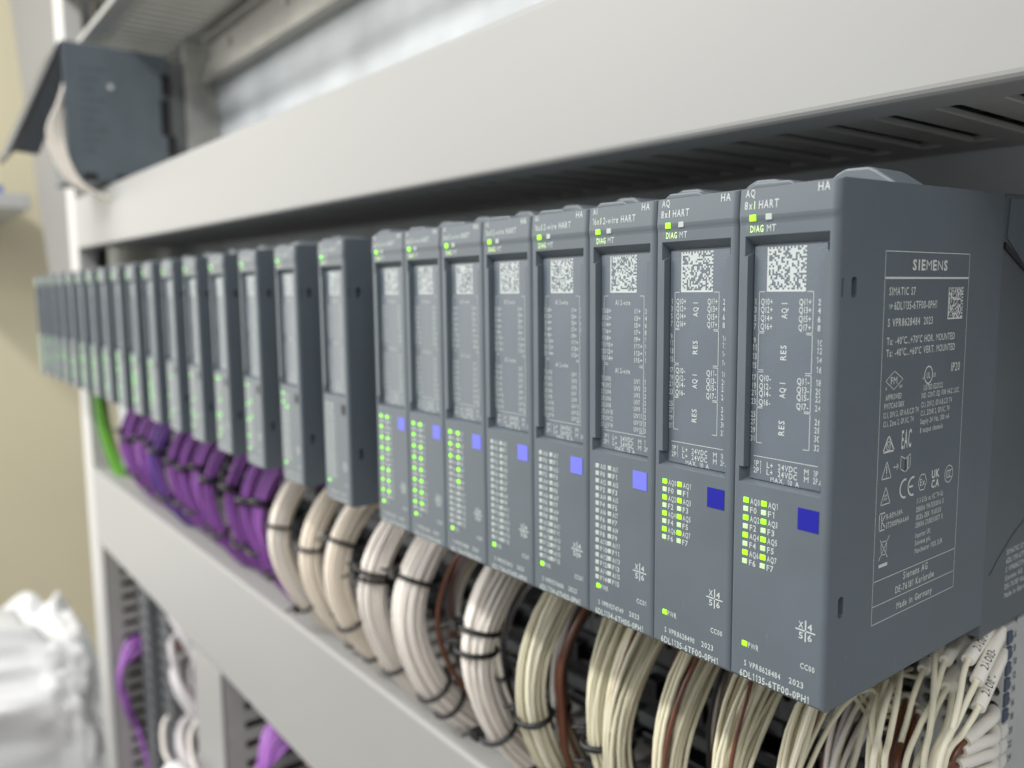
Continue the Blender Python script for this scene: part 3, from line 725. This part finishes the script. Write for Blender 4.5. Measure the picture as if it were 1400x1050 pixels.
# single wires with marker sleeves at the right end
def wrap_text(m, txt, p0, p1, r, start, h, mi):
    """lettering rolled onto a sleeve from p0 to p1, facing the room"""
    a = Vector(p0); d = (Vector(p1) - a).normalized()
    f = Vector((0.38, -0.86, 0.34)); f = (f - d*f.dot(d)).normalized(); u = f.cross(d)
    k = h / CAP; x = start
    for ch in txt:
        g = glyph(ch)
        pts = []
        for px_, py in g[0]:
            L = x + px_*k*0.72; q = (py*k - h/2)/r
            pts.append(a + d*L + (f*math.cos(q) + u*math.sin(q))*(r + 0.05))
        m.add(pts, g[1], mi); x += (g[2] + 0.17)*k*0.72
def sleeved(pts, ends, label, txt=None, group='white wires with printed marker sleeves', r=0.74, R=1.62, material=None, flip=False, wire=True):
    t = thing('sleeved_wire', label, 'wire', pts[0], group)
    o = Vector(pts[0])
    P = [tuple(Vector(p) - o) for p in pts]
    Q = catmull(P + [tuple(Vector(e) - o) for e in ends], 6)
    if wire: m = MB(); m.tube(Q, r, 8); m.build('wire', material or M['ivory_wire'], t)
    m = MB(); a, b = Vector(P[0]), Vector(P[1]); L = (b - a).length; d = (b - a)/L
    m.tube([a - d*1.0, a + d*1.2, a + d*3, b - d*.15, b], R, 14, radii=[R*.55, R*.8, R, R, R*.93])
    sv = m.build('marker_sleeve', [M['sleeve'], M['ink']], t)
    if txt:
        m = MB(); wrap_text(m, txt, b if flip else a, a if flip else b, R, 4.5 if not flip else 4.0, 1.9, 0); m.build('printed_mark', M['ink'], sv)
    return t
sleeved([(-3.3,85,-5.0), (-1.1,66,-8.5), (2.4,54,-13.5), (3.5,48,-19.3), (2.3,44,-26.9)], [(0,44,-60), (0,66,-118)], 'white wire with sleeve marked 2AO01-, at the right beside the end module', '2AO01-', flip=True)
sleeved([(-0.9,85,-5.7), (2.0,64,-12.2), (3.4,52,-17.1), (3.8,42,-25.4)], [(3,42,-60), (2,66,-118)], 'white wire with sleeve marked 2AO03-, right of the 2AO01- one', '2AO03-', flip=True)
sleeved([(-0.3,85,-11.6), (3.5,62,-17.7), (3.7,54,-21.2), (3.2,46,-27.2)], [(3,46,-60), (2,68,-118)], 'white wire with sleeve marked 2AO07-, lowest at the right edge', '2AO07-', flip=True)
sleeved([(-10.8,85,-10.4), (-8.2,70,-12.5), (-6.2,60,-18.9), (-6.6,54,-24.4), (-6.0,46,-33.4)], [(-6,46,-60), (-6,66,-118)], 'white wire with blank sleeve left of the 2AO01- one')
sleeved([(-12,85,-20), (-8.4,72,-20.5), (-7.3,64,-23.6), (-5.9,56,-29.8), (-5.3,50,-34.6)], [(-5,50,-60), (-6,68,-118)], 'white wire with shorter sleeve seen between the crossing wires')
sleeved([(-10.8,85,-21.6), (-8.3,76,-21.2), (-3.6,62,-25.1), (-1.9,50,-32.1)], [(-2,48,-60), (-3,68,-118)], 'white wire with small sleeve mostly hidden behind other white wires')
SL = 'curved lower marker sleeves'
def lower_sleeve(pts, label, txt):
    t = thing('sleeved_wire', label, 'wire', pts[0], SL); o = Vector(pts[0])
    P = catmull([Vector(p) - o for p in pts], 6)
    m = MB(); m.tube(P, 1.55, 14); sv = m.build('marker_sleeve', M['sleeve'], t)
    m = MB(); e = P[-1]; d = (P[-1] - P[-3]).normalized(); m.tube([e - d, e + d*2, e + d*4 + Vector((0,-1,-2)), e + Vector((-1,-10,-20)), e + Vector((-2,-4,-88))], 0.75, 8); m.build('wire', M['brown_wire'], t)
    a = len(P)//3
    m = MB(); wrap_text(m, txt, P[-1], P[a], 1.58, 1.2, 1.9, 0); m.build('printed_mark', M['ink'], sv)
lower_sleeve([(-2.2,86,-28.5), (0.4,79,-27.0), (0.6,73,-27.2), (-0.3,65,-29.0)], 'curved sleeve marked 2AO01+, topmost of the lower curved ones', '2AO01+')
lower_sleeve([(-2.2,86,-33.0), (0.8,79,-32.6), (0.8,72,-31.4), (-0.6,64,-31.4)], 'curved sleeve marked 2AO03+ with brown wire end, second of the lower curved ones', '2AO03+')
lower_sleeve([(-2.2,86,-37.4), (0.8,79,-36.6), (0.8,72,-35.2), (-0.6,62,-34.4)], 'curved sleeve marked 2AO05+, third of the lower curved ones', '2AO05+')
lower_sleeve([(-2.2,86,-42.0), (0.9,79,-40.6), (1.2,71,-39.0), (0.0,60,-37.4)], 'curved sleeve marked 2AO07+, lowest at the bottom edge', '2AO07+')
for i, (hx, hz) in enumerate(((-16, -14), (-30, -27.4), (-35.6, -36.3))):
    q = random.uniform(-2, 2)
    sleeved([(hx, 85, hz), (hx + 2 + q*.4, 71, hz - 3.5), (hx + 4 + q, 60, hz - 12)], [(hx + 5 + q, 54, hz - 30), (hx + 5 + q, 66, -118)], 'white wire with sleeve plugged in behind the hanging wires at the lower right', ['2AO', None][i % 2], 'sleeved wires behind the hanging ones', flip=True)
IV = 'plain white wires beside the end module'
ivl = 'plain white wire hanging behind the lower right corner of the end module'
for pts in ([(-12.7,84,-8), (-12.7,75,-10.7), (-5.3,58,-17.9), (-3.1,52,-23.4), (-1.4,46,-30.3), (-1,46,-60), (-1,66,-118)],
            [(-20.8,70,-21.4), (-14,52,-20.1), (-10.6,42,-24.7), (-8.4,36,-29.8), (-8,36,-60), (-8,66,-118)],
            [(-19.5,70,-18.9), (-12.4,54,-20.1), (-9.8,46,-25.8), (-7.8,40,-31.1), (-7,40,-60), (-8,66,-118)],
            [(-24.7,68,-24.4), (-17.4,52,-25.4), (-10.6,38,-31.6), (-9,37,-60), (-9,66,-118)],
            [(-22.7,68,-22.4), (-16.4,50,-23.4), (-11.6,42,-28.0), (-9.8,38,-32.7), (-9,37,-60), (-10,66,-118)],
            [(-20.3,64,-20.4), (-15,50,-24.7), (-9.6,42,-32.7), (-9,42,-60), (-9,66,-118)]):
    loose_wire('white_wire', pts, 0.75, M['ivory_wire'], ivl, group=IV)
for pts in ([(-24.8,85,-34.2), (-19.2,72,-29.8), (-14.7,58,-32.3), (-11,48,-35.7), (-10,46,-60), (-10,66,-118)],
            [(-22.2,85,-35.3), (-16.2,70,-30), (-12.4,58,-31.2), (-8.8,48,-34.6), (-8,46,-60), (-8,66,-118)],
            [(-18.6,80,-33.7), (-13.4,66,-30.5), (-10.9,58,-32.5), (-7.8,50,-34.9), (-7,48,-60), (-7,66,-118)]):
    t = thing('brown_wire', 'brown wire in a white collar among the white wires at the right', 'wire', pts[0], 'brown wires in collars'); o = Vector(pts[0])
    Q = catmull([Vector(p) - o for p in pts], 6)
    m = MB(); m.tube(Q, 0.85, 8); m.build('wire', M['brown_wire'], t)
    m = MB(); m.tube(Q[:4], 1.7, 12); m.build('collar', M['sleeve'], t)
for pts, lb in (([(-43.7,82,-40.8), (-40.2,72,-44.8), (-36.7,55,-49.6), (-37,50,-80), (-37,66,-118)], 'black wire in a white sleeve under the end module, right one'),
            ([(-47.7,82,-41.8), (-44.2,72,-45.8), (-40.0,55,-50.6), (-40,50,-80), (-40,66,-118)], 'black wire in a white sleeve under the end module, left one')):
    sleeved(pts[:3], pts[3:], lb, None, 'black wires in sleeves', 1.0, 1.9, M['black'])
sleeved([(-38,82,-42.5), (-31.9,58,-53.2)], [(-32,56,-80), (-32,66,-118)], 'grey white sleeve hanging beside the two black wires', '2AI01', 'black wires in sleeves', 0.8, 2.0)

# ------------------------------------------------------------------ upper left unit, rail and plate
t = thing('power_unit', 'dark grey power unit with its front flap swung open, on the upper rail', 'power unit', (-760, 0, 186))
m = MB(); m.box(-75, 0, 8, 98, 2, 124); u = link('housing', bevelled(m.mesh('housing', M['plastic']), 1.5, 2), t)
m = MB(); m.box(-75, -2, 98.3, 137, 12, 120); u2 = link('rear_block', bevelled(m.mesh('rear_block', M['rear_grey']), 1.5, 2), t)
m = MB()
for z, h, y in ((96, 20, 92), (66, 34, 90), (40, 18, 95)): m.box(-2, 0.5, y, y + 8, z - h/2, z + h/2)
m.build('latch', M['black'], t)
m = MB(); m.prism_x([(6,121), (8.5,122.5), (-34,22), (-37.5,21), (-38.5,23)], -75, 0); ff = link('front_flap', bevelled(m.mesh('front_flap', M['dark']), 0.8, 2), t)
m = MB(); m.prism_x([(7.6,120.6), (6,70), (-15,22), (-33,23.5)], -4, -1); m.build('flap_cheek', M['dark'], ff)
m = MB(); m.box(0.02, 0.4, 45, 49, 86, 90); m.build('round_mark', M['printdim'], t)
s = Sheet((0.06, 0, 0), (0,1,0), (0,0,1))
for i in range(9): s.text('AI 24 VDC', 22, 100 - i*9, 3.0, 20 - (i % 3)*5)
s.build('printed_lettering', [M['dark']], t)
m = MB()
for y in (20, 48, 66): m.box(-14, 0.6, y, y + 9 + y*.1, 3, 9)
m.build('vent', M['black'], t)
t = thing('cable_bundle', 'white wires hanging out of the power unit under its open flap', 'cable bundle', (-770, 0, 180))
for i in range(9):
    m = MB(); q = i*2.2
    e = random.uniform(-2, 2); m.tube(catmull([(8 - i*.6,9,92), (10 - i*.5,3 + i*.5,74), (11 - i*.4,-6 + i*1.1 + e,50), (12,-3 + i*1.3,26), (12 + i*.3,8 + i,6), (13 + i*.3,28 + e,-4), (14,58 + e*3,-16)], 5), 1.5, 6)
    m.build('wire', [M['white_wire'], M['beige_wire']][i % 2], t)

m = MB(); m.box(-1250, 200, 140, 142.5, -700, 700); o = m.build('mounting_plate', M['zinc']); structure(o)
t = thing('mounting_rail', 'aluminium mounting rail with screws above the plain zinc plate', 'rail', (-748, 0, 284))
m = MB(); m.prism_x([(139.6,2), (139.6,44), (128,44), (128,40), (134,38), (134,20), (129,18), (129,12), (126,10), (126,0), (139.6,0)][::-1], 0, 900); link('profile', bevelled(m.mesh('profile', M['alu']), 0.5, 1), t)
for x in (60, 190, 320): m = MB(); m.cyl((x,134.2,29), (x,131.5,29), 4.0, 12); m.build('screw', M['steel'], t)
t = thing('end_bracket', 'grey metal end bracket between the power unit and the zinc plate', 'bracket', (-756, 0, 210))
m = MB(); m.box(0, 2.5, 112, 139.4, 0, 112); m.box(0, 12, 136, 139.3, 0, 112); m.build('plate', M['steel'], t)
for z in (14, 72): m = MB(); m.cyl((7,136,z), (7,132.5,z), 3.4, 12); m.build('screw', M['alu'], t)
ut = duct('wiring_duct', 'slotted beige grey wiring duct overhead at the upper left', -925, 110, 332, 400, 0.0, 15.5, -4, cover=False, closed=True)

# ------------------------------------------------------------------ cabinet frame and room
t = thing('cabinet_post', 'white cabinet frame post at the left end of the rack', 'cabinet post', (-966, 40, -640))
m = MB(); m.box(0, 43, 0, 20, 0, 1500); link('profile', bevelled(m.mesh('profile', M['post']), 2.0, 3), t)
m = MB(); m.prism_y([(-1435,536), (-1232,60), (-960,60), (-960,760), (-1530,760)], 62, 78); o = m.build('sheet_metal_panel', M['door']); tag(o, 'grey sheet metal panel behind the white post at the upper left', 'panel')
m = MB(); m.box(-2010, -2000, -1600, 1600, -1500, 1500); structure(m.build('wall', M['wall']))
m = MB(); m.box(-2000, 1500, -2500, 1600, -1510, -1500); structure(m.build('floor', M['floor']))
t = thing('wall_shelf', 'grey shelf on the beige wall at the left edge', 'shelf', (-1660, 48, 236))
m = MB(); m.box(-340, 60, -170, 45, 0, 26); link('board', bevelled(m.mesh('board', M['shelf']), 2, 2), t)
m = MB(); m.box(-300, 0, -150, 12, 26.5, 44); o = m.build('blue_folder', M['folder'], None, (-1660, 48, 236)); tag(o, 'blue folder lying on the grey shelf', 'folder')
m = MB(); m.box(-280, -10, -130, 8, 44.5, 90); o = m.build('cream_carton', M['cream_box'], None, (-1660, 48, 236)); tag(o, 'cream carton on top of the blue folder', 'carton')

# plastic bag with folds
bm = bmesh.new(); bmesh.ops.create_icosphere(bm, subdivisions=6, radius=1.0)
from mathutils import noise
for v in bm.verts:
    p = v.co.copy(); e = lambda a: math.copysign(abs(a)**0.42, a); q = Vector((e(p.x)*0.15, e(p.y)*0.125, e(p.z)*0.30))
    q.z -= 0.10*max(0, q.y/0.145)*0.3
    f1 = noise.ridged_multi_fractal(Vector((p.x*1.9, p.y*1.9, p.z*0.8)) + Vector((3,1,7)), 0.8, 2.2, 4, 1.0, 2.2)
    f2 = noise.noise(Vector((p.x*4, p.y*4, p.z*1.6)))
    f3 = noise.ridged_multi_fractal(p*3.6 + Vector((9,2,4)), 0.9, 2.0, 3, 1.0, 2.0)
    v.co = q + p.normalized()*(0.008*(f3 - 1.0) + 0.024*(f1 - 1.0) + 0.018*f2)
me = bpy.data.meshes.new('plastic_bag'); bm.to_mesh(me); bm.free(); me.materials.append(M['bag'])
for p in me.polygons: p.use_smooth = True
o = bpy.data.objects.new('plastic_bag', me); col.objects.link(o); o.location = (-1.13, -0.060, -0.63)
tag(o, 'crumpled white plastic bag standing beside the cabinet', 'plastic bag')

# ------------------------------------------------------------------ things seen below the lower duct
def terminal_strip(x, label, n, y=96, z0=-215):
    t = thing('terminal_strip', label, 'terminal strip', (x, y, z0))
    m = MB(); m.box(0, 34, 0, 40, -13.6, -0.4); me = bevelled(m.mesh('terminal', M['rear_grey']), 0.8, 1)
    m2 = MB(); m2.box(6, 28, -0.4, 2, -10, -5); me2 = m2.mesh('screw_opening', M['dark'])
    for i in range(n):
        o = link('terminal', me, t, (0, 0, -14*i)); link('screw_opening', me2, o)
    return t
terminal_strip(-864, 'column of grey terminals beside the far left vertical duct', 26, 66)
terminal_strip(-826, 'second column of grey terminals, right of the first', 26, 76)
GC = 'grey cables looping below the lower duct'
gl = ['topmost', 'second', 'third', 'fourth', 'fifth', 'lowest']
gl = ['topmost', 'second highest', 'third', 'fourth', 'fifth', 'sixth', 'seventh', 'eighth', 'ninth', 'lowest']
for i in range(10):
    x = -712 + random.uniform(-22, 22); z = -216 - 21*i; q = random.uniform(-8, 8); dy = (i % 3)*9
    loose_wire('grey_cable', [(x - 66, 118, z - 30), (x - 42, 88, z - 4 + q), (x - 14, 64 + dy, z + 6), (x + 14, 58 + dy, z + 2 - q), (x + 34, 70 + dy, z - 24), (x + 44 + q, 96, z - 60), (x + 48, 122, z - 120)], (5.2, 6.4, 4.6)[i % 3], M['grey_cable'] if i % 4 else M['bag'], gl[i] + ' of the grey cables looping below the lower duct', 'cable', GC, 10)
mixm = [M['grey_cable'], M['white_wire'], M['purple_wire'], M['inner_cable'], M['brown_wire'], M['grey_cable']]
for i in range(22):
    x = random.uniform(-800, -640) if i < 15 else random.uniform(-500, -410); z = random.uniform(-225, -400); e = random.uniform(-25, 25); y = random.uniform(56, 96)
    loose_wire('thin_cable', [(x - 40, 126, z + 20 + e), (x - 22, y + 12, z + 14), (x, y, z + e*.3), (x + 16, y + 4, z - 24), (x + 10 + e*.5, y + 18, z - 62), (x + e, 124, z - 130)], random.uniform(2.0, 3.6), mixm[i % 6], ['thin grey cable', 'thin white cable', 'thin purple cable', 'thin dark cable', 'thin brown cable', 'thin grey cable'][i % 6] + (' tangled between the two vertical ducts below' if i < 15 else ' tangled right of the narrow vertical duct'), 'cable', 'thin cables tangled below the lower duct', 6)
loose_wire('white_cable', [(-690,70,-420), (-640,40,-352), (-590,24,-306), (-540,22,-296), (-490,26,-310), (-450,40,-350)], 10, M['bag'], 'thick white cable crossing in front of the narrow vertical duct at the bottom', 'cable')
for x0, y0, z0, lb in ((-880, 52, -318, 'purple cable hanging down beside the far left terminals'), (-462, 56, -240, 'purple cable tangle at the lower edge, below the duct')):
    t = thing('cable_bundle', lb, 'cable bundle', (x0, y0, z0))
    for i in range(20):
        m = MB(); a = i*0.9; k = 0.7 + 0.5*random.random(); d = random.uniform(-7, 7)
        m.tube(catmull([(8*math.cos(a) - 4 + d, 34, 12*k), (12*math.cos(a) + d, 4, 6 + 9*math.sin(a)), (9*math.sin(a)*k + 2, -8*k, -24*k), (11*math.cos(a + 2), -2 + d*.5, -58*k), (9*math.sin(a) + d, 12, -105), (7*math.cos(a), 24, -190)], 5), 1.2, 6)
        m.build('wire', M['purple_wire'], t)
